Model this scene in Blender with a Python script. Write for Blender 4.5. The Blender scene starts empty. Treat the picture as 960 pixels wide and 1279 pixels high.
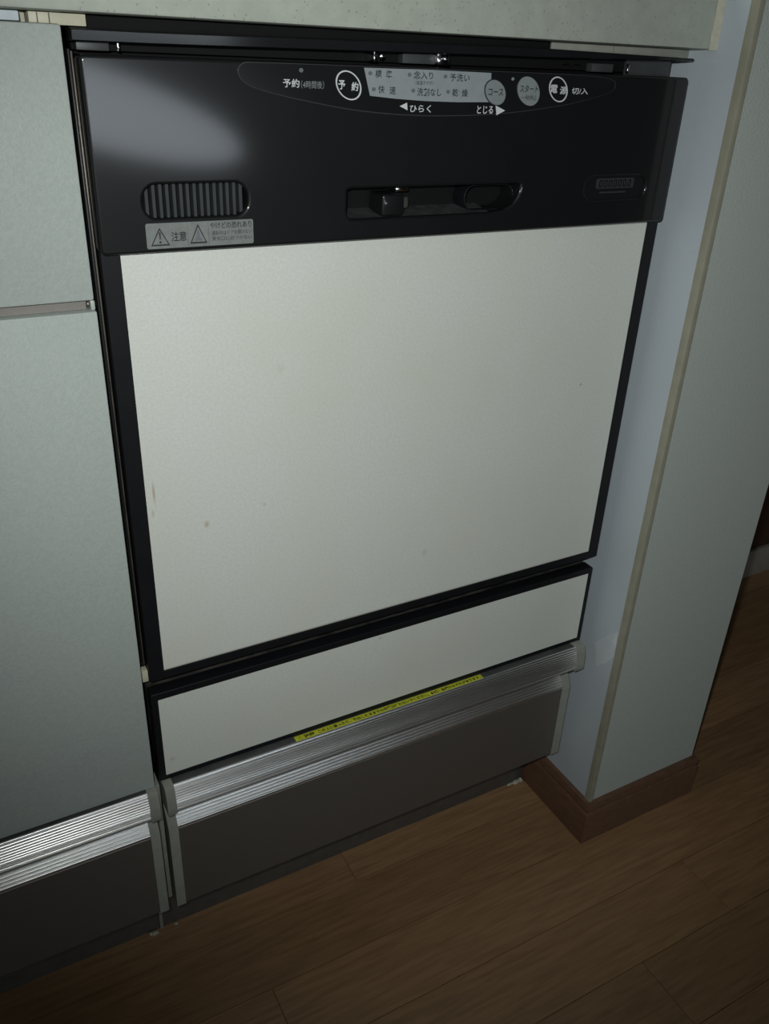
import bpy, bmesh, math, random
from mathutils import Vector, Matrix
random.seed(7)
SC = bpy.context.scene
COL = SC.collection

# ------------------------------------------------------------------ camera
cam_d = bpy.data.cameras.new('camera')
cam = bpy.data.objects.new('camera', cam_d); COL.objects.link(cam)
cam.location = (-0.102, -0.5349, 0.8025)
cam.rotation_euler = (1.0775, -0.0394, -0.4992)
cam_d.sensor_fit = 'HORIZONTAL'; cam_d.sensor_width = 36.0
cam_d.lens = 1058.8 / 960 * 36.0
cam_d.clip_start = 0.01
SC.camera = cam

# ------------------------------------------------------------------ world, lights, exposure
w = bpy.data.worlds.new('world'); SC.world = w; w.use_nodes = True
w.node_tree.nodes['Background'].inputs[0].default_value = (0.75, 0.9, 1.0, 1)
w.node_tree.nodes['Background'].inputs[1].default_value = 0.02
SC.view_settings.view_transform = 'Standard'; SC.view_settings.look = 'None'
SC.view_settings.gamma = 1.0; SC.view_settings.use_curve_mapping = False
SC.view_settings.exposure = 0.0

def light(name, kind, loc, rot, energy, color, **kw):
    d = bpy.data.lights.new(name, kind); d.energy = energy; d.color = color
    for k, v in kw.items(): setattr(d, k, v)
    o = bpy.data.objects.new(name, d); COL.objects.link(o)
    o.location = loc; o.rotation_euler = rot
    return o
# the camera's own flash, a small tube just beside the lens
fl = light('camera_flash', 'SPOT', (-0.125, -0.530, 0.835), (0, 0, 0), 12.5, (0.975, 1.0, 0.985),
      spot_size=math.radians(90), spot_blend=1.0, shadow_soft_size=0.008)
fl.rotation_euler = (Vector((0.24, 0.0, 0.58)) - fl.location).to_track_quat('-Z', 'Y').to_euler()
# tilted oval lamp added behind the camera, shaped for the control panel's highlight
light('panel_highlight_lamp', 'AREA', (0.43, -2.2, 0.652), (math.radians(90), math.radians(16), 0), 3.5, (0.82, 0.92, 1.0),
      shape='ELLIPSE', size=0.94, size_y=0.21)
# daylight of the room, from the left behind the camera
light('room_light', 'AREA', (-1.5, -1.6, 2.1), (math.radians(42), 0, math.radians(-42)), 2.0, (0.85, 0.95, 1.0),
      shape='RECTANGLE', size=1.2, size_y=0.8)
# kitchen window above the counter
light('sink_window_light', 'AREA', (0.10, 0.55, 1.45), (math.radians(-62), 0, 0), 5.0, (0.9, 1.0, 0.92),
      shape='RECTANGLE', size=0.9, size_y=0.5)

# ------------------------------------------------------------------ materials
def mat(name, color, rough=0.5, metal=0.0, spec=0.5, noise=0.0, nscale=200.0, bump=0.0, bscale=400.0,
        color2=None, speck=None, spots=None, coat=0.0, mottle=None):
    m = bpy.data.materials.new(name); m.use_nodes = True
    nt = m.node_tree; N = nt.nodes; L = nt.links
    b = N['Principled BSDF']
    b.inputs['Roughness'].default_value = rough; b.inputs['Metallic'].default_value = metal
    b.inputs['Specular IOR Level'].default_value = spec
    b.inputs['Coat Weight'].default_value = coat; b.inputs['Coat Roughness'].default_value = 0.09
    tc = N.new('ShaderNodeTexCoord')
    cur = None
    rgb = N.new('ShaderNodeRGB'); rgb.outputs[0].default_value = (*color, 1); cur = rgb.outputs[0]
    def mixc(fac, c, col2):
        mx = N.new('ShaderNodeMix'); mx.data_type = 'RGBA'
        L.new(fac, mx.inputs['Factor']); L.new(c, mx.inputs['A']); mx.inputs['B'].default_value = (*col2, 1)
        return mx.outputs['Result']
    def nz(scale, detail=3, lo=0.4, hi=0.6, amp=1.0):
        n = N.new('ShaderNodeTexNoise'); n.inputs['Scale'].default_value = scale; n.inputs['Detail'].default_value = detail
        L.new(tc.outputs['Object'], n.inputs['Vector'])
        r = N.new('ShaderNodeMapRange'); r.inputs['From Min'].default_value = lo; r.inputs['From Max'].default_value = hi
        r.inputs['To Max'].default_value = amp
        L.new(n.outputs['Fac'], r.inputs['Value']); return r.outputs['Result']
    if noise > 0:
        cur = mixc(nz(nscale, 3, 0.35, 0.65, noise), cur, color2 or tuple(c * 0.6 for c in color))
    if mottle:
        cur = mixc(nz(mottle[0], 4, 0.4, 0.7, mottle[2]), cur, mottle[1])
    if speck:
        cur = mixc(nz(speck[0], 1, speck[2], speck[2] + 0.04, speck[3]), cur, speck[1])
    for (px, pz, rx, rz, col, a) in (spots or []):
        sub = N.new('ShaderNodeVectorMath'); sub.operation = 'SUBTRACT'; sub.inputs[1].default_value = (px, 0, pz)
        L.new(tc.outputs['Object'], sub.inputs[0])
        mul = N.new('ShaderNodeVectorMath'); mul.operation = 'MULTIPLY'; mul.inputs[1].default_value = (1 / rx, 0, 1 / rz)
        L.new(sub.outputs[0], mul.inputs[0])
        ln = N.new('ShaderNodeVectorMath'); ln.operation = 'LENGTH'; L.new(mul.outputs[0], ln.inputs[0])
        r = N.new('ShaderNodeMapRange'); r.inputs['From Min'].default_value = 1.2; r.inputs['From Max'].default_value = 0.3
        r.inputs['To Max'].default_value = a
        L.new(ln.outputs['Value'], r.inputs['Value']); cur = mixc(r.outputs['Result'], cur, col)
    L.new(cur, b.inputs['Base Color'])
    if bump > 0:
        n = N.new('ShaderNodeTexNoise'); n.inputs['Scale'].default_value = bscale; n.inputs['Detail'].default_value = 2
        L.new(tc.outputs['Object'], n.inputs['Vector'])
        bp = N.new('ShaderNodeBump'); bp.inputs['Strength'].default_value = bump; bp.inputs['Distance'].default_value = 0.0006
        L.new(n.outputs['Fac'], bp.inputs['Height']); L.new(bp.outputs['Normal'], b.inputs['Normal'])
    return m

BROWN = (0.30, 0.17, 0.07)
lam = (0.62, 0.645, 0.60)
M = {}
M['door_white'] = mat('white_laminate', lam, 0.38, noise=0.6, nscale=500, color2=(0.53, 0.56, 0.51), bump=0.25, bscale=900,
    mottle=(9, (0.56, 0.57, 0.48), 0.5),
    spots=[(0.0185, 0.528, 0.0010, 0.009, BROWN, 0.55), (0.0165, 0.512, 0.0012, 0.003, BROWN, 0.3), (0.0546, 0.4945, 0.0022, 0.003, BROWN, 0.45),
           (0.397, 0.5558, 0.0015, 0.0015, BROWN, 0.5), (0.0999, 0.5012, 0.0015, 0.002, BROWN, 0.25), (0.115, 0.606, 0.004, 0.003, BROWN, 0.12),
           (0.2062, 0.3423, 0.0022, 0.0015, BROWN, 0.3), (0.2467, 0.4218, 0.003, 0.004, BROWN, 0.18), (0.012, 0.281, 0.003, 0.002, BROWN, 0.25),
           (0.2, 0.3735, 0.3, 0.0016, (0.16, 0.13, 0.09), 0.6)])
M['cab_white'] = mat('cabinet_laminate', (0.40, 0.445, 0.42), 0.4, noise=0.6, nscale=500, color2=(0.34, 0.38, 0.36), bump=0.25, bscale=900, mottle=(9, (0.40, 0.45, 0.39), 0.4))
M['cream'] = mat('cream_board', (0.50, 0.48, 0.36), 0.5, noise=0.3, nscale=60)
M['counter'] = mat('speckled_counter', (0.42, 0.46, 0.40), 0.42, noise=0.6, nscale=120, color2=(0.36, 0.39, 0.34), speck=(560, (0.12, 0.12, 0.10), 0.69, 0.5), mottle=(45, (0.32, 0.34, 0.29), 0.4))
M['black'] = mat('black_plastic', (0.005, 0.0055, 0.006), 0.5, spec=0.2, noise=0.5, nscale=30, color2=(0.007, 0.007, 0.0075), coat=0.60)
M['black_matt'] = mat('black_frame', (0.006, 0.0065, 0.008), 0.42, spec=0.25, noise=0.5, nscale=60, color2=(0.009, 0.009, 0.0095))
M['black_dusty'] = mat('dusty_black', (0.014, 0.014, 0.014), 0.55, noise=0.8, nscale=90, color2=(0.06, 0.056, 0.048), mottle=(22, (0.11, 0.10, 0.085), 0.6))
M['dust_floor'] = mat('dusty_recess', (0.055, 0.058, 0.058), 0.5, noise=0.8, nscale=120, color2=(0.025, 0.026, 0.026))
M['gap_grey'] = mat('brownish_grey_fill', (0.20, 0.185, 0.165), 0.6, noise=0.3, nscale=60)
M['gloss'] = mat('smoked_gloss_plastic', (0.010, 0.011, 0.012), 0.16, spec=0.5, noise=0.3, nscale=40)
M['outline'] = mat('panel_outline', (0.035, 0.035, 0.037), 0.35, noise=0.2)
M['cavity'] = mat('dark_cavity', (0.005, 0.005, 0.005), 0.7, spec=0.15, noise=0.3)
M['slat'] = mat('grey_black_slats', (0.034, 0.038, 0.042), 0.5, spec=0.3, noise=0.3, nscale=100)
M['chrome'] = mat('chrome_metal', (0.75, 0.75, 0.76), 0.12, metal=1.0, noise=0.2, nscale=90)
M['steel'] = mat('dull_steel', (0.05, 0.054, 0.055), 0.5, metal=0.2, noise=0.4, nscale=80)
M['edge_metal'] = mat('brown_edge_metal', (0.10, 0.085, 0.065), 0.4, metal=0.4, noise=0.6, nscale=60, color2=(0.03, 0.03, 0.03))
M['alu'] = mat('ribbed_aluminium', (0.80, 0.80, 0.78), 0.31, metal=1.0, noise=0.25, nscale=50, color2=(0.66, 0.66, 0.64))
M['alu_dark'] = mat('dark_satin_metal', (0.22, 0.205, 0.185), 0.48, metal=0.75, noise=0.4, nscale=300, color2=(0.19, 0.18, 0.165), bump=0.1, bscale=1200)
M['cap'] = mat('grey_plastic_cap', (0.26, 0.27, 0.23), 0.45, noise=0.3, nscale=100)
M['ledge'] = mat('dark_grey_ledge', (0.05, 0.053, 0.055), 0.5, noise=0.6, nscale=60, color2=(0.09, 0.09, 0.085))
M['plinth'] = mat('grey_plinth', (0.12, 0.115, 0.105), 0.5, metal=0.3, noise=0.4, nscale=80)
M['label'] = mat('grey_label', (0.24, 0.27, 0.28), 0.5, noise=0.2, nscale=150)
M['button'] = mat('grey_button', (0.20, 0.225, 0.23), 0.45, noise=0.2, nscale=150)
M['sticker'] = mat('silver_sticker', (0.17, 0.185, 0.175), 0.45, noise=0.4, nscale=200)
M['ink'] = mat('dark_ink', (0.015, 0.016, 0.018), 0.6, noise=0.2)
M['ink_grey'] = mat('grey_ink', (0.11, 0.125, 0.13), 0.6, noise=0.2)
M['white_ink'] = mat('white_ink', (0.55, 0.58, 0.57), 0.6, noise=0.2)
M['yellow'] = mat('yellow_sticker', (0.55, 0.58, 0.03), 0.5, noise=0.2, nscale=100)
M['pillar_side'] = mat('bluish_white_board', (0.47, 0.525, 0.56), 0.45, noise=0.4, nscale=260, color2=(0.43, 0.50, 0.55), bump=0.15, bscale=350, mottle=(14, (0.43, 0.49, 0.52), 0.5))
M['paper'] = mat('white_wallpaper', (0.44, 0.48, 0.44), 0.8, noise=0.4, nscale=700, color2=(0.38, 0.42, 0.38), bump=0.9, bscale=900)
M['bead'] = mat('cream_corner_bead', (0.30, 0.295, 0.225), 0.5, noise=0.3, nscale=60)
M['caulk'] = mat('cream_caulk', (0.42, 0.42, 0.33), 0.6, noise=0.4, nscale=200, bump=0.4, bscale=300)
M['tape'] = mat('pale_tape', (0.56, 0.62, 0.66), 0.25, noise=0.3, nscale=100)
M['tape_dull'] = mat('dull_tape', (0.53, 0.58, 0.61), 0.30, noise=0.15, nscale=60)
M['plain'] = mat('room_paint', (0.22, 0.21, 0.19), 0.8, noise=0.3, nscale=30)
M['brown_wall'] = mat('dark_brown_board', (0.07, 0.035, 0.022), 0.5, noise=0.5, nscale=25)
M['grey_base'] = mat('pale_grey_skirting', (0.30, 0.28, 0.24), 0.5, noise=0.3, nscale=40)

def wood(name, c1, c2, c3, sx, sy, sz, rough, per_object=True, line=0.55):
    m = bpy.data.materials.new(name); m.use_nodes = True
    N = m.node_tree.nodes; L = m.node_tree.links; b = N['Principled BSDF']
    tc = N.new('ShaderNodeTexCoord'); oi = N.new('ShaderNodeObjectInfo')
    mp = N.new('ShaderNodeMapping'); mp.inputs['Scale'].default_value = (sx, sy, sz)
    L.new(tc.outputs['Object'], mp.inputs['Vector'])
    ad = N.new('ShaderNodeVectorMath'); ad.operation = 'ADD'
    sc = N.new('ShaderNodeVectorMath'); sc.operation = 'SCALE'; sc.inputs[0].default_value = (31, 17, 5)
    L.new(oi.outputs['Random'], sc.inputs['Scale']); L.new(mp.outputs[0], ad.inputs[0])
    if per_object: L.new(sc.outputs[0], ad.inputs[1])
    n1 = N.new('ShaderNodeTexNoise'); n1.inputs['Scale'].default_value = 1.0; n1.inputs['Detail'].default_value = 5
    n1.inputs['Distortion'].default_value = 1.2
    L.new(ad.outputs[0], n1.inputs['Vector'])
    wv = N.new('ShaderNodeMath'); wv.operation = 'MULTIPLY'; wv.inputs[1].default_value = 26
    L.new(n1.outputs['Fac'], wv.inputs[0])
    sn = N.new('ShaderNodeMath'); sn.operation = 'SINE'; L.new(wv.outputs[0], sn.inputs[0])
    mr = N.new('ShaderNodeMapRange'); mr.inputs['From Min'].default_value = -1; mr.inputs['To Max'].default_value = line
    L.new(sn.outputs[0], mr.inputs['Value'])
    fine = N.new('ShaderNodeTexNoise'); fine.inputs['Scale'].default_value = 9; fine.inputs['Detail'].default_value = 4
    L.new(ad.outputs[0], fine.inputs['Vector'])
    m1 = N.new('ShaderNodeMix'); m1.data_type = 'RGBA'; m1.inputs['A'].default_value = (*c1, 1); m1.inputs['B'].default_value = (*c2, 1)
    L.new(mr.outputs[0], m1.inputs['Factor'])
    m2 = N.new('ShaderNodeMix'); m2.data_type = 'RGBA'; m2.inputs['B'].default_value = (*c3, 1)
    f2 = N.new('ShaderNodeMapRange'); f2.inputs['From Min'].default_value = 0.4; f2.inputs['From Max'].default_value = 0.75; f2.inputs['To Max'].default_value = 0.8
    L.new(fine.outputs['Fac'], f2.inputs['Value']); L.new(f2.outputs[0], m2.inputs['Factor'])
    L.new(m1.outputs['Result'], m2.inputs['A'])
    hv = N.new('ShaderNodeHueSaturation')
    rr = N.new('ShaderNodeMapRange'); rr.inputs['To Min'].default_value = 0.85; rr.inputs['To Max'].default_value = 1.15
    L.new(oi.outputs['Random'], rr.inputs['Value'])
    if per_object: L.new(rr.outputs[0], hv.inputs['Value'])
    L.new(m2.outputs['Result'], hv.inputs['Color']); L.new(hv.outputs['Color'], b.inputs['Base Color'])
    b.inputs['Roughness'].default_value = rough
    return m
M['plank'] = wood('floor_wood', (0.32, 0.19, 0.093), (0.25, 0.148, 0.07), (0.195, 0.11, 0.052), 2.2, 26, 26, 0.45)
M['skirt'] = wood('skirting_wood', (0.145, 0.078, 0.047), (0.115, 0.060, 0.036), (0.09, 0.048, 0.03), 12, 12, 60, 0.45, False, 0.3)

# ------------------------------------------------------------------ helpers
def link(name, me, m, parent=None):
    if m is not None and not me.materials: me.materials.append(m)
    o = bpy.data.objects.new(name, me); COL.objects.link(o)
    if parent: o.parent = parent
    return o
def tag(o, label=None, cat=None, group=None, kind=None):
    if label: o['label'] = label
    if cat: o['category'] = cat
    if group: o['group'] = group
    if kind: o['kind'] = kind
    return o
def empty(name, label, cat, group=None):
    o = bpy.data.objects.new(name, None); COL.objects.link(o); o.empty_display_size = 0.05
    return tag(o, label, cat, group)
def smooth(me, ang=40):
    for p in me.polygons: p.use_smooth = True
    bm = bmesh.new(); bm.from_mesh(me)
    for e in bm.edges:
        if len(e.link_faces) == 2 and e.calc_face_angle(0) > math.radians(ang): e.smooth = False
    bm.to_mesh(me); bm.free()
def box_bm(x0, x1, y0, y1, z0, z1, bev=0.0, seg=2, bm=None):
    own = bmesh.new()
    bmesh.ops.create_cube(own, size=1.0)
    for v in own.verts:
        v.co = Vector(((x0 + x1) / 2 + v.co.x * (x1 - x0), (y0 + y1) / 2 + v.co.y * (y1 - y0), (z0 + z1) / 2 + v.co.z * (z1 - z0)))
    if bev > 0:
        bmesh.ops.bevel(own, geom=own.edges[:], offset=bev, segments=seg, affect='EDGES', profile=0.5)
    if bm is None: return own
    me = bpy.data.meshes.new('t'); own.to_mesh(me); own.free(); bm.from_mesh(me); bpy.data.meshes.remove(me)
    return bm
def fin(name, bm, m, parent=None, sm=True):
    bmesh.ops.recalc_face_normals(bm, faces=bm.faces[:])
    me = bpy.data.meshes.new(name); bm.to_mesh(me); bm.free()
    if sm: smooth(me)
    return link(name, me, m, parent)
def box(name, x0, x1, y0, y1, z0, z1, m, parent=None, bev=0.0, seg=2):
    return fin(name, box_bm(x0, x1, y0, y1, z0, z1, bev, seg), m, parent)
def profile(name, pts, x0, x1, m, parent=None, sm_ang=40):
    """closed outline in (y,z), run along x"""
    bm = bmesh.new()
    a = [bm.verts.new((x0, y, z)) for y, z in pts]; b = [bm.verts.new((x1, y, z)) for y, z in pts]
    n = len(pts)
    for i in range(n): bm.faces.new((a[i], a[(i + 1) % n], b[(i + 1) % n], b[i]))
    bm.faces.new(a[::-1]); bm.faces.new(b)
    return fin(name, bm, m, parent)
def area2(l): return sum(l[i][0] * l[(i + 1) % len(l)][1] - l[(i + 1) % len(l)][0] * l[i][1] for i in range(len(l)))
def plate_mesh(name, outer, holes, thick, bev=0.0, res=2):
    """flat sheet with holes drawn in (x,z); local z 0 = front face"""
    cu = bpy.data.curves.new(name, 'CURVE'); cu.dimensions = '2D'; cu.fill_mode = 'BOTH'
    for k, l in enumerate([outer] + list(holes)):
        if (area2(l) > 0) != (k == 0): l = l[::-1]
        s = cu.splines.new('POLY'); s.points.add(len(l) - 1)
        for p, (x, z) in zip(s.points, l): p.co = (x, z, 0, 1)
        s.use_cyclic_u = True
    cu.extrude = max(thick / 2 - bev, 0.00001); cu.bevel_depth = bev; cu.bevel_resolution = res; cu.offset = -bev
    o = bpy.data.objects.new(name, cu); COL.objects.link(o)
    dg = bpy.context.evaluated_depsgraph_get(); dg.update()
    me = bpy.data.meshes.new_from_object(o.evaluated_get(dg))
    bpy.data.objects.remove(o); bpy.data.curves.remove(cu)
    return me
def plate(name, outer, holes, yf, thick, m, parent=None, bev=0.0, res=2):
    me = plate_mesh(name, outer, holes, thick, bev, res)
    me.transform(Matrix(((1, 0, 0, 0), (0, 0, -1, yf + thick / 2), (0, 1, 0, 0), (0, 0, 0, 1))))
    me.materials.clear(); smooth(me, 35); me.name = name
    return link(name, me, m, parent)
def rrect(x0, x1, z0, z1, r, n=6):
    r = min(r, (x1 - x0) / 2 - 1e-5, (z1 - z0) / 2 - 1e-5)
    out = []
    for cx, cz, a0 in ((x1 - r, z1 - r, 0), (x0 + r, z1 - r, 90), (x0 + r, z0 + r, 180), (x1 - r, z0 + r, 270)):
        for i in range(n + 1):
            a = math.radians(a0 + 90 * i / n); out.append((cx + r * math.cos(a), cz + r * math.sin(a)))
    return out
def ell(cx, cz, rx, rz, n=40, tilt=0.0):
    out = []      # tilt leans the top of the oval to the left
    for i in range(n):
        a, b = rx * math.cos(2 * math.pi * i / n), rz * math.sin(2 * math.pi * i / n)
        out.append((cx + a - b * tilt * 0.55, cz + b))
    return out
def spline(pts, n=6):
    out = []; k = len(pts)
    for i in range(k):
        p0, p1, p2, p3 = (Vector(pts[(i + j) % k]) for j in (-1, 0, 1, 2))
        for s in range(n):
            t = s / n
            out.append(tuple(0.5 * ((2 * p1) + (p2 - p0) * t + (2 * p0 - 5 * p1 + 4 * p2 - p3) * t * t + (3 * p1 - p0 - 3 * p2 + p3) * t ** 3)))
    return out
def text_mesh(s, bold=0.0):
    cu = bpy.data.curves.new('lettering', 'FONT'); cu.body = s; cu.size = 1.0; cu.resolution_u = 2; cu.offset = bold
    o = bpy.data.objects.new('lettering', cu); COL.objects.link(o)
    dg = bpy.context.evaluated_depsgraph_get(); dg.update()
    me = bpy.data.meshes.new_from_object(o.evaluated_get(dg))
    bpy.data.objects.remove(o); bpy.data.curves.remove(cu)
    return me
def text(s, x0, x1, z0, z1, y, m, parent, bold=0.0, flat=False, name='lettering'):
    """lettering fitted into a box of the front plane (or, flat=True, of a level plane: z0,z1 are then y values and y the height)"""
    me = text_mesh(s, bold)
    xs = [v.co.x for v in me.vertices]; ys = [v.co.y for v in me.vertices]
    ax, bx, ay, by = min(xs), max(xs), min(ys), max(ys)
    for v in me.vertices:
        X = x0 + (v.co.x - ax) / (bx - ax) * (x1 - x0); Z = z0 + (v.co.y - ay) / (by - ay) * (z1 - z0)
        v.co = (X, Z, y) if flat else (X, y, Z)
    me.materials.clear()
    return link(name, me, m, parent)

# ------------------------------------------------------------------ the room
PX, PY, PXR, PYB = 0.465, -0.047, 0.629, 0.281
RX0, RX1, RY0, RY1, RZ = -1.9, 2.3, -2.9, 0.60, 2.4
floor = box('floor', RX0, RX1, RY0, RY1, -0.05, -0.008, M['cavity']); tag(floor, kind='structure', label='brown wooden strip floor in front of the kick drawers')
PW = 0.0727
pb = box_bm(0.0003, 0.9087, 0.00030, PW - 0.00030, -0.008, 0.0)
plank_me = bpy.data.meshes.new('plank'); pb.to_mesh(plank_me); pb.free(); plank_me.materials.append(M['plank'])
joint = {0: 0.2015, 1: 0.62, 2: 0.0725, 3: 0.5470, 4: 0.4165}
k0 = 0
for k in range(-8, 42):
    ytop = 0.0925 - k * PW
    if ytop > 0.60 or ytop - PW < RY0 + 0.02: continue
    off = joint.get(k, (k * 0.3717 + 0.11) % 0.909)
    x = off - 0.909 * 3
    while x < RX1:
        if x > RX0 - 0.90 and x < RX1:
            o = link('plank', plank_me, None, floor); o.location = (x, ytop - PW, 0)
        x += 0.909
def wallbox(name, *a, m='plain', label=None):
    o = box(name, *a, M[m]); tag(o, label, kind='structure'); return o
wallbox('wall_left', RX0 - 0.1, RX0, RY0, RY1, 0, RZ, label='plain painted side wall of the kitchen')
wallbox('wall_front', RX0, RX1, RY0 - 0.1, RY0, 0, RZ, label='plain painted wall behind the photographer')
wallbox('wall_back', RX0, PX, RY1, RY1 + 0.1, 0, RZ, label='plain kitchen wall behind the counter')
wallbox('ceiling', RX0, RX1, RY0, RY1, RZ, RZ + 0.1, label='plain ceiling')
wallbox('wall_hall', PXR, RX1, PYB, PYB + 0.1, 0, RZ, m='brown_wall', label='dark brown wall beyond the white pillar')
wallbox('wall_far', RX1, RX1 + 0.1, RY0, PYB, 0, RZ, m='plain', label='plain wall at the far end of the hall')
# pillar: two faces with different boards
bm = box_bm(PX + 0.004, PXR, PY, RY1, 0, RZ)
pil = fin('wall_right', bm, M['paper'], sm=False); tag(pil, 'white textured wallpaper wall end beside the dishwasher', kind='structure')
sb = box('side_board', PX, PX + 0.004, PY + 0.001, RY1, 0.0, RZ, M['pillar_side'], pil); tag(sb, 'smooth bluish white side of the wall facing the dishwasher')
def side_poly(name, pts, m):
    bm = bmesh.new()
    a = [bm.verts.new((PX, y, z)) for y, z in pts]; b = [bm.verts.new((PX - 0.0003, y, z)) for y, z in pts]
    bm.faces.new(a); bm.faces.new(b)
    for i in range(len(a)): bm.faces.new((a[i], a[(i + 1) % len(a)], b[(i + 1) % len(a)], b[i]))
    return fin(name, bm, m, pil, sm=False)
side_poly('tape_patch', [(-0.010, 0.2600), (-0.0385, 0.2935), (-0.0395, 0.2600), (-0.018, 0.2330)], M['tape_dull'])
side_poly('tape_edge', [(-0.009, 0.2590), (-0.0395, 0.2945), (-0.0395, 0.2958), (-0.009, 0.2600)], M['tape'])
side_poly('tape_edge', [(-0.022, 0.2370), (-0.0395, 0.2595), (-0.0395, 0.2604), (-0.022, 0.2376)], M['tape'])
sc_ = fin('scratch', box_bm(PX - 0.0003, PX, -0.0187, -0.0105, 0.8083, 0.8088), M['tape'], pil)
bead_pts = [(PX - 0.0010, PY + 0.0068), (PX - 0.0013, PY + 0.001), (PX - 0.0008, PY - 0.0012), (PX + 0.0010, PY - 0.0015), (PX + 0.0045, PY - 0.0011), (PX + 0.0045, PY + 0.002), (PX + 0.0, PY + 0.0068)]
bm = bmesh.new()
a = [bm.verts.new((x, y, 0.05)) for x, y in bead_pts]; b = [bm.verts.new((x, y, RZ)) for x, y in bead_pts]
for i in range(len(a)): bm.faces.new((a[i], a[(i + 1) % len(a)], b[(i + 1) % len(a)], b[i]))
bm.faces.new(a); bm.faces.new(b)
tr = fin('trim_1', bm, M['bead']); tag(tr, 'cream corner bead on the edge of the white wall', kind='structure')
# skirting swept around the pillar foot
sk = [(0.0, 0.0), (0.0072, 0.0), (0.0072, 0.0435), (0.0066, 0.0450), (0.0052, 0.0458), (0.0050, 0.0475), (0.0064, 0.0487), (0.0062, 0.0540), (0.0045, 0.0580), (0.0, 0.0590)]
def sweep(name, path, m):
    bm = bmesh.new(); rings = []
    for i, p in enumerate(path):
        p = Vector(p)
        d0 = (p - Vector(path[i - 1])).normalized() if i else None
        d1 = (Vector(path[i + 1]) - p).normalized() if i < len(path) - 1 else None
        n0 = Vector((d0.y, -d0.x)) if d0 else None; n1 = Vector((d1.y, -d1.x)) if d1 else None
        if n0 is None: off = n1
        elif n1 is None: off = n0
        else: s = n0 + n1; off = s / s.length_squared * 2
        rings.append([bm.verts.new((p.x - off.x * o * -1, p.y - off.y * o * -1, z)) for o, z in sk])
    for r0, r1 in zip(rings, rings[1:]):
        for i in range(len(sk) - 1): bm.faces.new((r0[i], r0[i + 1], r1[i + 1], r1[i]))
    bm.faces.new(rings[0]); bm.faces.new(rings[-1])
    return fin(name, bm, m)
# path runs so that its right-hand side (dy,-dx) is the room side
bb = sweep('baseboard_right', [(PX, 0.066), (PX, PY), (PXR, PY), (PXR, PYB)][::1], M['skirt'])
# make sure the offset went outwards
if min(v.co.x for v in bb.data.vertices) > PX - 0.001:
    bpy.data.objects.remove(bb); bb = sweep('baseboard_right', [(PX, 0.066), (PX, PY), (PXR, PY), (PXR, PYB)][::-1], M['skirt'])
tag(bb, 'reddish brown wooden skirting with a groove around the wall foot', kind='structure')
bh = box('baseboard_hall', PXR + 0.008, RX1, PYB - 0.010, PYB, 0, 0.055, M['grey_base'], bev=0.002); tag(bh, 'pale grey skirting along the dark hall wall', kind='structure')

# ------------------------------------------------------------------ countertop
ct = empty('countertop', 'speckled grey-white countertop running above the dishwasher', 'countertop')
box('slab', -0.7520, PX - 0.0002, -0.012, RY1 - 0.001, 0.8165, 0.8700, M['counter'], ct, bev=0.0018)
bm = bmesh.new()
cp = [(PX - 0.0040, -0.0125), (PX - 0.0030, -0.0135), (PX - 0.0014, -0.0150), (PX, -0.0165), (PX, -0.012), (PX - 0.004, -0.0115)]
rows = []
for i in range(15):
    z = 0.8160 + i * 0.0039
    rows.append([bm.verts.new((x + (random.uniform(-.0006, .0006) if j in (0, 1, 2) else 0), y + (random.uniform(-.0004, .0004) if j in (1, 2) else 0), z)) for j, (x, y) in enumerate(cp)])
for r0, r1 in zip(rows, rows[1:]):
    for i in range(len(cp)): bm.faces.new((r0[i], r0[(i + 1) % len(cp)], r1[(i + 1) % len(cp)], r1[i]))
bm.faces.new(rows[0]); bm.faces.new(rows[-1])
tag(fin('caulk_bead', bm, M['caulk'], ct), 'uneven cream caulk where the countertop meets the wall')

# ------------------------------------------------------------------ left base cabinet
cab = empty('base_cabinet', 'white laminate base cabinet with drawer and door, left of the dishwasher', 'cabinet')
bm = box_bm(-0.75, -0.732, 0.0185, 0.56, 0.266, 0.8160)
for a in ((-0.0235, -0.0055, 0.0185, 0.56, 0.28, 0.8160), (-0.732, -0.0235, 0.545, 0.56, 0.266, 0.816), (-0.732, -0.0235, 0.0185, 0.545, 0.27, 0.285)): box_bm(*a, bm=bm)
fin('carcass', bm, M['cream'], cab)
box('drawer_front', -0.75, -0.0062, -0.005, 0.0135, 0.6658, 0.8108, M['cab_white'], cab, bev=0.0016)
box('door', -0.75, -0.0055, -0.005, 0.0135, 0.2615, 0.6592, M['cab_white'], cab, bev=0.0012)
rb = box('support_rail', -0.0205, 0.0086, 0.004, 0.0180, 0.8103, 0.8160, M['cream'], bev=0.0003)
tag(rb, 'short cream rail under the countertop, above the white drawer edge', 'rail')
for xx in (-0.0165, -0.0105): box('rail_joint', xx, xx + 0.0006, 0.0036, 0.0042, 0.8104, 0.8158, M['edge_metal'], rb)
rb2 = box('support_rail', 0.3300, PX - 0.0004, 0.0105, 0.0122, 0.8080, 0.8162, M['cap'], bev=0.0002)
tag(rb2, 'bluish white rail under the countertop at the right, by the wall', 'rail')
box('rail_joint', 0.3870, 0.3876, 0.0100, 0.0106, 0.8082, 0.8160, M['gap_grey'], rb2)
box('metal_rail', -0.60, -0.0250, 0.004, 0.0175, 0.8112, 0.8160, M['tape'], cab, bev=0.0008)
box('hinge_stop', -0.0085, -0.0058, -0.0030, 0.0040, 0.6595, 0.6655, M['cab_white'], cab, bev=0.0008)
box('door_edge_fill', -0.7500, -0.0105, 0.0015, 0.0120, 0.6594, 0.6656, M['gap_grey'], cab)  # added strip for the door's top edge; its shading is in the colour
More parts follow.
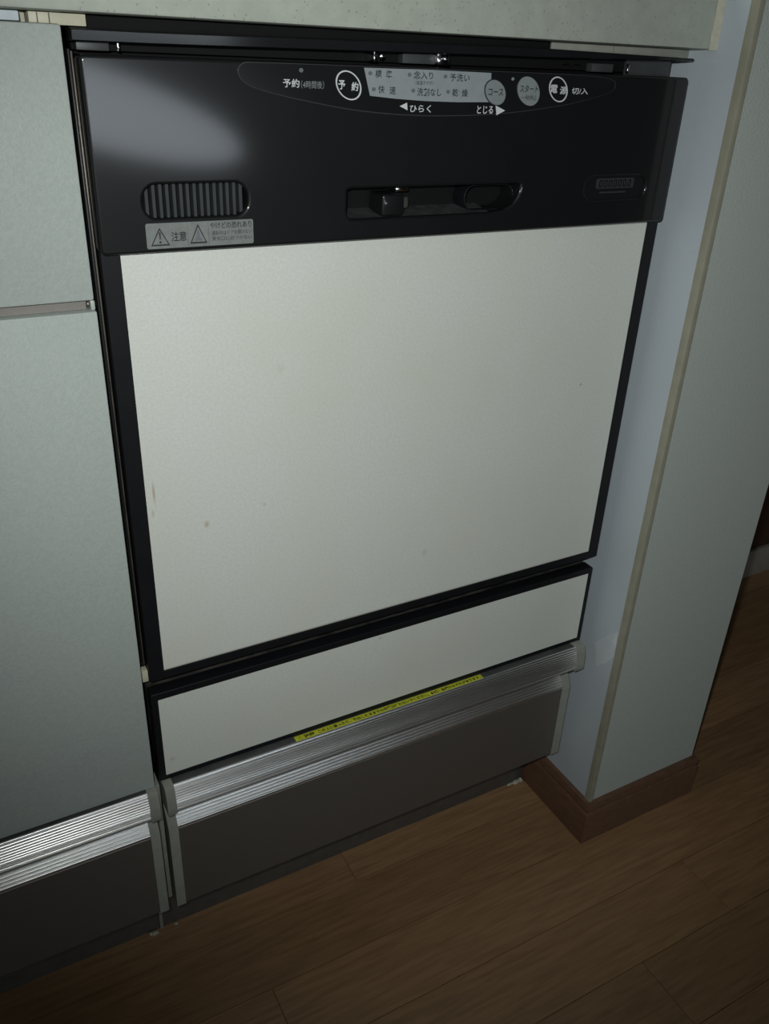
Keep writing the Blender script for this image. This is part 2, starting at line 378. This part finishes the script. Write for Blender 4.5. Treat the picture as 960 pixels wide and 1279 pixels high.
box('filler_strip', -0.0046, -0.0012, -0.0015, 0.0300, 0.1185, 0.2590, M['cap'], bev=0.0005)

tag(bpy.data.objects['filler_strip'], 'pale upright strip in the gap between the two kick drawers', 'strip')

# ------------------------------------------------------------------ dishwasher
dw = empty('dishwasher', 'black-fronted built-in dishwasher with white door panel under the countertop', 'dishwasher')
bm = box_bm(0.0035, 0.4490, 0.024, 0.55, 0.262, 0.7990, 0.001, 1)
fin('tub', bm, M['cavity'], dw)
box('side_flange', -0.0026, -0.0012, 0.0060, 0.0600, 0.378, 0.7995, M['black_matt'], dw, bev=0.0003)
box('edge_strip', -0.0012, -0.0002, 0.0050, 0.0220, 0.380, 0.7985, M['edge_metal'], dw, bev=0.0002)
box('side_clip', -0.0040, 0.0006, 0.0010, 0.0080, 0.3665, 0.3770, M['cream'], dw, bev=0.0005)
# main door
plate('door_frame', rrect(0.0010, 0.4531, 0.3660, 0.7000, 0.0012), [rrect(0.0127, 0.4418, 0.3737, 0.6960, 0.0004, 2)], -0.0008, 0.0200, M['black_matt'], dw, bev=0.0005)
dp = box('door_panel', 0.0123, 0.4422, 0.0000, 0.0180, 0.3733, 0.6964, M['door_white'], dw)
tag(dp, 'white laminate door panel with small brown stains')
# lower fixed front
plate('lower_frame', rrect(0.0000, 0.4512, 0.2612, 0.3530, 0.0012), [rrect(0.0055, 0.4471, 0.2656, 0.3463, 0.0004, 2)], -0.0008, 0.0120, M['black_matt'], dw, bev=0.0005)
lp = box('lower_panel', 0.0050, 0.4476, -0.0002, 0.0100, 0.2652, 0.3467, M['door_white'], dw); tag(lp, 'narrow white laminate panel below the door')
box('lower_ledge', 0.0008, 0.4504, 0.0060, 0.0236, 0.2640, 0.3524, M['black_dusty'], dw, bev=0.0006)

# control panel with its openings
V0, V1 = 0.0270, 0.0915
vent_o = rrect(V0, V1, 0.7122, 0.7312, 0.0085, 8)
slot_o = [(0.1600, 0.7245), (0.1600, 0.7112)] + [(0.1605 + 0.004 * (1 - math.cos(t)), 0.7105 - 0.0042 * math.sin(t)) for t in (0.3, 0.9, 1.4)] + [(0.2740, 0.7063), (0.2860, 0.7075), (0.2940, 0.7110), (0.2985, 0.7165), (0.3000, 0.7225), (0.3000, 0.7245), (0.2960, 0.7253), (0.1630, 0.7255)]
logo_o = [(0.3608, 0.7235), (0.3640, 0.7270), (0.3690, 0.7286), (0.4140, 0.7286), (0.4195, 0.7265), (0.4228, 0.7215), (0.4222, 0.7160), (0.4195, 0.7125), (0.4140, 0.7115), (0.3700, 0.7112), (0.3645, 0.7128), (0.3612, 0.7170)]
cpn = plate('control_panel', rrect(0.0000, 0.4485, 0.6925, 0.7973, 0.0028), [vent_o, slot_o, logo_o], -0.0105, 0.0220, M['black'], dw, bev=0.0018, res=3)
tag(cpn, 'glossy black control panel across the top of the door')
# vent
vg = box('vent_grille', V0 - 0.0012, V1 + 0.0012, 0.0040, 0.0060, 0.7105, 0.7330, M['cavity'], dw)
for i in range(15):
    x = V0 + 0.0030 + i * 0.00415
    sl_ = fin('slat', box_bm(x - 0.0011, x + 0.0011, -0.0070 + 0.0004 * (i % 3 == 0), 0.0040, 0.7110, 0.7322, 0.0003, 1), M['slat'], vg)
# handle recess
hr = fin('handle_recess', box_bm(0.1560, 0.3040, 0.0112, 0.0140, 0.7030, 0.7290), M['cavity'], dw)
profile('recess_floor', [(-0.0080, 0.7062), (0.0112, 0.7098), (0.0112, 0.7040), (-0.0080, 0.7040)], 0.1610, 0.2760, M['dust_floor'], hr)
rc = plate('recess_lining', rrect(0.2560, 0.2990, 0.7070, 0.7245, 0.008, 8), [rrect(0.2570, 0.2980, 0.7078, 0.7238, 0.0075, 8)], -0.0040, 0.0150, M['black_matt'], hr, bev=0.0002)
lv = box('latch_lever', 0.1868, 0.2040, -0.0095, 0.0110, 0.7066, 0.7212, M['black'], dw, bev=0.0020, seg=3)
box('lever_tip', 0.2040, 0.2120, -0.0015, 0.0112, 0.7100, 0.7180, M['black_dusty'], lv, bev=0.0015)
box('latch_plate', 0.1985, 0.2085, -0.0060, 0.0110, 0.7222, 0.7250, M['chrome'], dw, bev=0.0004)
# badge
bd = box('name_badge', 0.3600, 0.4235, -0.0088, -0.0060, 0.7105, 0.7292, M['black_matt'], dw)
plate('badge_plate', rrect(0.3725, 0.4105, 0.7195, 0.7268, 0.0015), [], -0.0093, 0.0006, M['outline'], bd)
for i in range(7):
    x = 0.3752 + i * 0.0048
    plate('letter', rrect(x, x + 0.0034, 0.7206, 0.7257, 0.0007, 3), [rrect(x + 0.0009, x + 0.0025, 0.7214, 0.7249, 0.0004, 2)], -0.0095, 0.0003, M['black'], bd)
plate('badge_line', rrect(0.3770, 0.4035, 0.7160, 0.7172, 0.0003, 2), [], -0.0090, 0.0003, M['outline'], bd)

# display window and keys
bz = spline([(0.0880, 0.7930), (0.0912, 0.7960), (0.1000, 0.7966), (0.1600, 0.7967), (0.2400, 0.7967), (0.3200, 0.7965), (0.3620, 0.7955), (0.3730, 0.7935), (0.3756, 0.7905),
     (0.3730, 0.7865), (0.3600, 0.7828), (0.3280, 0.7765), (0.2732, 0.7706), (0.2157, 0.7690), (0.1683, 0.7714), (0.1299, 0.7767), (0.1042, 0.7815), (0.0930, 0.7850), (0.0885, 0.7890)], 5)
cx = sum(p[0] for p in bz) / len(bz); cz = sum(p[1] for p in bz) / len(bz)
dwn = plate('display_window', bz, [], -0.0108, 0.0006, M['gloss'], dw); tag(dwn, 'smoked display window with white and grey printing')
inner = [(cx + (x - cx) * 0.9968, cz + (z - cz) * 0.968) for x, z in bz]
plate('window_rim', bz, [inner], -0.0110, 0.0004, M['outline'], dwn)
Y = -0.0110
lab = plate('programme_label', [(0.1696, 0.7958), (0.2200, 0.7960), (0.2651, 0.7955), (0.2663, 0.7780), (0.2400, 0.7776), (0.2150, 0.7779), (0.1930, 0.7789), (0.1743, 0.7803)], [], Y, 0.0002, M['label'], dwn)
tag(lab, 'grey programme label')
def key(name, x, z, rx, rz, m, ring=None, depth=0.0003):
    return plate(name, ell(x, z, rx, rz, 40, 0.5), [ell(x, z, rx - ring, rz - ring * 0.85, 40, 0.5)] if ring else [], Y - 0.0002, depth, m, dwn, bev=0)
key('timer_button', 0.1592, 0.7858, 0.0086, 0.0082, M['white_ink'], 0.0009)
plate('button_gap', ell(0.2695, 0.7839, 0.0088, 0.0081, 40, 0.5), [], Y - 0.0001, 0.0003, M['ink'], dwn)
kb = plate('course_button', ell(0.2696, 0.7839, 0.0081, 0.0075, 40, 0.5), [], Y - 0.0006, 0.0006, M['button'], dwn)
ks = plate('start_button', ell(0.2972, 0.7852, 0.0093, 0.0090, 40, 0.5), [], Y - 0.0006, 0.0006, M['button'], dwn)
key('power_button', 0.3232, 0.7868, 0.0082, 0.0080, M['white_ink'], 0.0009)
plate('indicator_light', ell(0.1275, 0.7932, 0.0014, 0.0012, 16), [], Y, 0.0004, M['ink_grey'], dwn)
plate('indicator_light', ell(0.2832, 0.7924, 0.0012, 0.0010, 16), [], Y, 0.0004, M['button'], dwn)
W, K, YT = M['white_ink'], M['ink'], Y - 0.0003
text('予約', 0.1155, 0.1262, 0.7839, 0.7885, YT, W, dwn, 0.012)
text('（4時間後）', 0.1272, 0.1424, 0.7835, 0.7878, YT, M['button'], dwn)
text('予', 0.1520, 0.1568, 0.7835, 0.7886, YT, W, dwn, 0.02)
text('約', 0.1610, 0.1658, 0.7828, 0.7878, YT, W, dwn, 0.02)
text('電', 0.3160, 0.3222, 0.7845, 0.7897, YT, W, dwn, 0.015)
text('源', 0.3245, 0.3305, 0.7838, 0.7888, YT, W, dwn, 0.015)
text('切/入', 0.3352, 0.3500, 0.7840, 0.7882, YT, W, dwn, 0.01)
def tri(pts, m, y=YT, parent=None, name='arrow'): return plate(name, pts, [], y, 0.0002, m, parent or dwn)
tri([(0.1958, 0.7747), (0.2012, 0.7768), (0.2018, 0.7724)], W)
text('ひらく', 0.2035, 0.2195, 0.7712, 0.7756, YT, W, dwn, 0.012)
text('とじる', 0.2558, 0.2690, 0.7708, 0.7757, YT, W, dwn, 0.012)
tri([(0.2708, 0.7760), (0.2790, 0.7730), (0.2722, 0.7700)], W)
YL = Y - 0.0002
rowsT = [(0.7928, 0.1775, 0.0016), (0.7928, 0.2010, 0), (0.7928, 0.2265, 0)]
def dot(x, z): plate('lamp_dot', ell(x, z, 0.0014, 0.0012, 14), [], YL, 0.0002, M['ink_grey'], lab)
def lt(s, x0, x1, z0, z1, m=K, b=0.01): text(s, x0, x1, z0, z1, YL, m, lab, b)
dot(0.1740, 0.7929); lt('標', 0.1775, 0.1820, 0.7905, 0.7950); lt('準', 0.1850, 0.1895, 0.7903, 0.7948)
dot(0.2022, 0.7928); lt('念入り', 0.2052, 0.2198, 0.7905, 0.7950); lt('（高温すすぎ）', 0.2068, 0.2200, 0.7872, 0.7896, b=0.0)
dot(0.2292, 0.7925); lt('予洗い', 0.2325, 0.2480, 0.7898, 0.7943)
dot(0.1768, 0.7840); lt('快', 0.1800, 0.1845, 0.7818, 0.7863); lt('速', 0.1880, 0.1925, 0.7814, 0.7859)
dot(0.2055, 0.7838); lt('洗剤なし', 0.2085, 0.2268, 0.7808, 0.7855)
dot(0.2320, 0.7836); lt('乾', 0.2352, 0.2398, 0.7810, 0.7855); lt('燥', 0.2428, 0.2474, 0.7808, 0.7853)
text('コース', 0.2635, 0.2757, 0.7820, 0.7862, Y - 0.0008, K, kb, 0.015)
text('スタート', 0.2894, 0.3050, 0.7845, 0.7890, Y - 0.0008, K, ks, 0.012)
text('一時停止', 0.2915, 0.3045, 0.7797, 0.7828, Y - 0.0008, K, ks, 0.0)

# silver warning label
wl = plate('warning_label', rrect(0.0268, 0.0942, 0.6950, 0.7097, 0.0012, 4), [], -0.0107, 0.0003, M['sticker'], dw); tag(wl, 'silver warning sticker with two triangles')
YS = -0.01085
def frame_tri(x0, x1, z0, z1):
    c = ((x0 + x1) / 2, z0 + (z1 - z0) * 0.38); o_ = [(x0, z0), (x1, z0), ((x0 + x1) / 2, z1)]
    i_ = [(c[0] + (x - c[0]) * 0.80, c[1] + (z - c[1]) * 0.78) for x, z in o_]
    plate('triangle', o_, [i_], YS, 0.0002, M['ink'], wl)
frame_tri(0.0292, 0.0408, 0.6966, 0.7072); frame_tri(0.0532, 0.0640, 0.6968, 0.7084)
plate('exclamation', [(0.0345, 0.7045), (0.0355, 0.7045), (0.0353, 0.7003), (0.0347, 0.7003)], [], YS, 0.0002, M['ink'], wl)
plate('exclamation', ell(0.0350, 0.6987, 0.0007, 0.0007, 12), [], YS, 0.0002, M['ink'], wl)
plate('hot_sign', [(0.0563, 0.6985), (0.0610, 0.6985), (0.0607, 0.7000), (0.0594, 0.7004), (0.0593, 0.7036), (0.0586, 0.7050), (0.0580, 0.7036), (0.0579, 0.7004), (0.0566, 0.7000)], [], YS, 0.0002, M['ink_grey'], wl)
text('注意', 0.0418, 0.0512, 0.6988, 0.7045, YS, M['ink'], wl, 0.015)
text('やけどの恐れあり', 0.0662, 0.0930, 0.7050, 0.7088, YS, M['ink'], wl, 0.01)
text('運転中はドアを開けない', 0.0672, 0.0930, 0.7012, 0.7038, YS, M['ink'], wl)
text('蒸気口に近づかない', 0.0672, 0.0930, 0.6978, 0.7003, YS, M['ink'], wl)
for x in (0.0520, 0.0650): plate('divider', [(x, 0.6957), (x + 0.0003, 0.6957), (x + 0.0003, 0.7092), (x, 0.7092)], [], YS, 0.0002, M['ink_grey'], wl)

# trim strip, brackets and screws above the control panel
bm = bmesh.new()
zt = lambda x: 0.8092 + 0.0026 * max(0, 1 - abs(x - 0.29) / 0.25)
sec = []
for i in range(25):
    x = -0.0015 + (0.4535 + 0.0015) * i / 24
    t = max(0.0, (x - 0.30) / 0.155)
    th = 0.0060 * (1 - t) + 0.0018 * t
    z1 = zt(x); z0 = z1 - th; yf = -0.0065 + 0.0005 * math.sin(i)
    sec.append([bm.verts.new(p) for p in ((x, 0.010, z1 + 0.0004), (x, yf + 0.001, z1), (x, yf, z1 - 0.0007), (x, yf + 0.0004, z0 + 0.0006), (x, yf + 0.0016, z0), (x, 0.010, z0))])
for s0, s1 in zip(sec, sec[1:]):
    for i in range(6): bm.faces.new((s0[i], s0[(i + 1) % 6], s1[(i + 1) % 6], s1[i]))
bm.faces.new(sec[0]); bm.faces.new(sec[-1])
gt = fin('gap_trim', bm, M['gloss'], dw); tag(gt, 'black rubber trim strip, loose at its right end')
box('side_filler', 0.4020, 0.4480, 0.0105, 0.0122, 0.7960, 0.8078, M['steel'], dw)
box('gap_shade', 0.0010, 0.4490, 0.0125, 0.0200, 0.7992, 0.8160, M['cavity'], dw)  # near-black backing; the shadow under the counter is in its colour
def screw(x, z, y, r=0.0022):
    s = bmesh.new(); bmesh.ops.create_uvsphere(s, u_segments=16, v_segments=8, radius=r)
    for v in s.verts: v.co = Vector((v.co.x, v.co.y * 0.6, v.co.z)) + Vector((x, y, z))
    return fin('screw', s, M['chrome'], dw)
box('bracket', 0.0020, 0.0195, 0.0040, 0.0120, 0.7990, 0.8034, M['steel'], dw, bev=0.0004)
box('bracket', 0.2060, 0.2300, 0.0050, 0.0120, 0.7990, 0.8050, M['steel'], dw, bev=0.0004)
box('bracket', 0.2300, 0.2400, 0.0015, 0.0120, 0.7985, 0.8062, M['chrome'], dw, bev=0.0006)
box('bracket', 0.1828, 0.1850, 0.0015, 0.0120, 0.7990, 0.8050, M['chrome'], dw, bev=0.0004)
box('bracket', 0.3650, 0.3850, 0.0050, 0.0120, 0.7985, 0.8040, M['steel'], dw, bev=0.0004)
screw(0.1885, 0.8025, 0.0010); screw(0.2350, 0.8025, -0.0005)
box('pin', 0.0232, 0.0246, 0.0010, 0.0030, 0.7990, 0.8040, M['chrome'], dw, bev=0.0004)
box('pin', 0.3945, 0.3962, 0.0000, 0.0020, 0.7985, 0.8045, M['chrome'], dw, bev=0.0004)
box('clip', 0.0540, 0.0570, 0.0015, 0.0030, 0.8035, 0.8040, M['chrome'], dw)
for x in (0.333, 0.343): box('clip', x, x + 0.0055, -0.0005, 0.0010, 0.8028, 0.8034, M['chrome'], dw)

# ------------------------------------------------------------------ kick drawers
def ribbed(p0, p1, n, bulge, amp):
    out = []
    d = Vector(p1) - Vector(p0); nrm = Vector((d.y, -d.x)).normalized()
    if nrm.x > 0: nrm = -nrm
    for i in range(n):
        for f, a in ((0.0, 0.0), (0.18, 0.75), (0.4, 1.0), (0.62, 0.75), (0.8, 0.0)):
            t = (i + f) / n
            out.append(tuple(Vector(p0) + d * t + nrm * (bulge * 4 * t * (1 - t) + amp * a)))
    return out
def kick_drawer(x0, x1, capl, capr, label, dx=0.0):
    k = empty('kick_drawer', label, 'drawer')
    up = [(0.0060, 0.2598), (-0.0088, 0.2600)] + ribbed((-0.0086, 0.2618), (-0.0130, 0.2380), 10, 0.0020, 0.00080) + \
         [(-0.0125, 0.2372), (-0.0140, 0.2364), (-0.0142, 0.2350), (-0.0130, 0.2338), (-0.0095, 0.2334), (0.0060, 0.2334)]
    hp = profile('handle_rail', up, x0 + capl, x1 - capr, M['alu'], k); tag(hp, 'convex ribbed aluminium grip rail')
    box('grip_ledge', x0 + capl, x1 - capr, -0.0086, 0.0150, 0.2599, 0.2604, M['ledge'], k)
    lo = [(0.0200, 0.2330), (0.0180, 0.2310)] + ribbed((0.0158, 0.2290), (0.0004, 0.1995), 11, 0.0004, 0.00085) + [(0.0002, 0.1985), (0.0200, 0.1985)]
    tag(profile('ribbed_band', lo, x0 + capl + 0.002, x1 - capr, M['alu'], k), 'sloping ribbed aluminium band')
    box('drawer_front', x0 + capl + 0.002, x1 - capr, 0.0000, 0.0160, 0.1025, 0.1985, M['alu_dark'], k)
    capup = [(0.0080, 0.2608), (-0.0088, 0.2612), (-0.0112, 0.2600), (-0.0142, 0.2500), (-0.0146, 0.2400), (-0.0148, 0.2335), (-0.0140, 0.2322), (0.0080, 0.2322)]
    caplo = [(0.0200, 0.2322), (0.0150, 0.2322), (0.0130, 0.2290), (-0.0008, 0.1998), (-0.0008, 0.1015), (0.0180, 0.1015)]
    profile('end_cap', capup, x0, x0 + capl, M['cap'], k); profile('end_cap', capup, x1 - capr, x1, M['cap'], k)
    profile('end_cap', caplo, x0 + 0.0015, x0 + capl + 0.002, M['cap'], k); profile('end_cap', caplo, x1 - capr, x1 - 0.0005, M['cap'], k)
    return k
kr = kick_drawer(0.0008, 0.4500, 0.0078, 0.0110, 'grey kick drawer with ribbed aluminium rail, under the dishwasher')
kl = kick_drawer(-0.7500, -0.0050, 0.0078, 0.0085, 'grey kick drawer with ribbed aluminium rail, under the left base cabinet')
# yellow caution strip lying on the ledge
ys = box('caution_label', 0.1205, 0.3225, -0.0080, -0.0010, 0.2604, 0.2606, M['yellow'], kr); tag(ys, 'long yellow caution sticker')
text('⚠', 0.1222, 0.1275, -0.0068, -0.0022, 0.26075, M['ink'], ys, 0.0, True)
text('注意', 0.1290, 0.1400, -0.0068, -0.0022, 0.26075, M['ink'], ys, 0.05, True)
text('この上に乗ったり、引出したままでの作業は行わないでください。転倒・破損のおそれがあります。', 0.1430, 0.3205, -0.0066, -0.0024, 0.26075, M['ink'], ys, 0.03, True)

# ------------------------------------------------------------------ plinth and bits at the floor
p1 = box('toe_kick', -0.0020, PX - 0.0085, 0.0600, 0.0700, 0.0, 0.118, M['plinth'], bev=0.0005); tag(p1, 'dark grey recessed toe kick under the dishwasher kick drawer', 'toe kick')
p2 = box('toe_kick', -0.7500, -0.0060, 0.0600, 0.0700, 0.0, 0.118, M['plinth'], bev=0.0005); tag(p2, 'dark grey recessed toe kick under the left kick drawer', 'toe kick')
js = box('joint_strip', -0.0058, -0.0022, 0.0585, 0.0700, 0.0, 0.118, M['cap'], bev=0.0004); tag(js, 'pale strip covering the joint between the two toe kicks', 'strip')
def blob(name, pts, m, label, cat):
    bm = bmesh.new()
    for (x, y, z, rx, ry, rz) in pts:
        t = bmesh.new(); bmesh.ops.create_icosphere(t, subdivisions=2, radius=1.0)
        for v in t.verts:
            f = 1 + random.uniform(-.18, .18); v.co = Vector((x + v.co.x * rx * f, y + v.co.y * ry * f, max(z + v.co.z * rz * f, 0.0002)))
        me = bpy.data.meshes.new('t'); t.to_mesh(me); t.free(); bm.from_mesh(me); bpy.data.meshes.remove(me)
    o = fin(name, bm, m); tag(o, label, cat); return o
blob('sealant', [(0.447, 0.0575, 0.001, 0.006, 0.0028, 0.0025), (0.438, 0.0585, 0.0008, 0.005, 0.002, 0.0012), (0.4530, 0.0575, 0.0015, 0.0025, 0.003, 0.004)], M['caulk'], 'whitish sealant smear on the floor by the skirting', 'sealant')
blob('debris', [(-0.012, 0.0560, 0.001, 0.004, 0.0025, 0.002), (-0.016, 0.0570, 0.001, 0.002, 0.002, 0.0015)], M['caulk'], 'pale crumb on the floor by the left toe kick', 'debris')
blob('debris', [(0.010, 0.0570, 0.001, 0.002, 0.0015, 0.0015)], M['caulk'], 'tiny crumb on the floor right of the toe kick joint', 'debris')
fs = box('filler_strip', PX - 0.0085, PX - 0.0002, 0.0690, 0.0740, 0.0, 0.110, M['cap']); tag(fs, 'narrow pale filler between toe kick and skirting', 'strip')
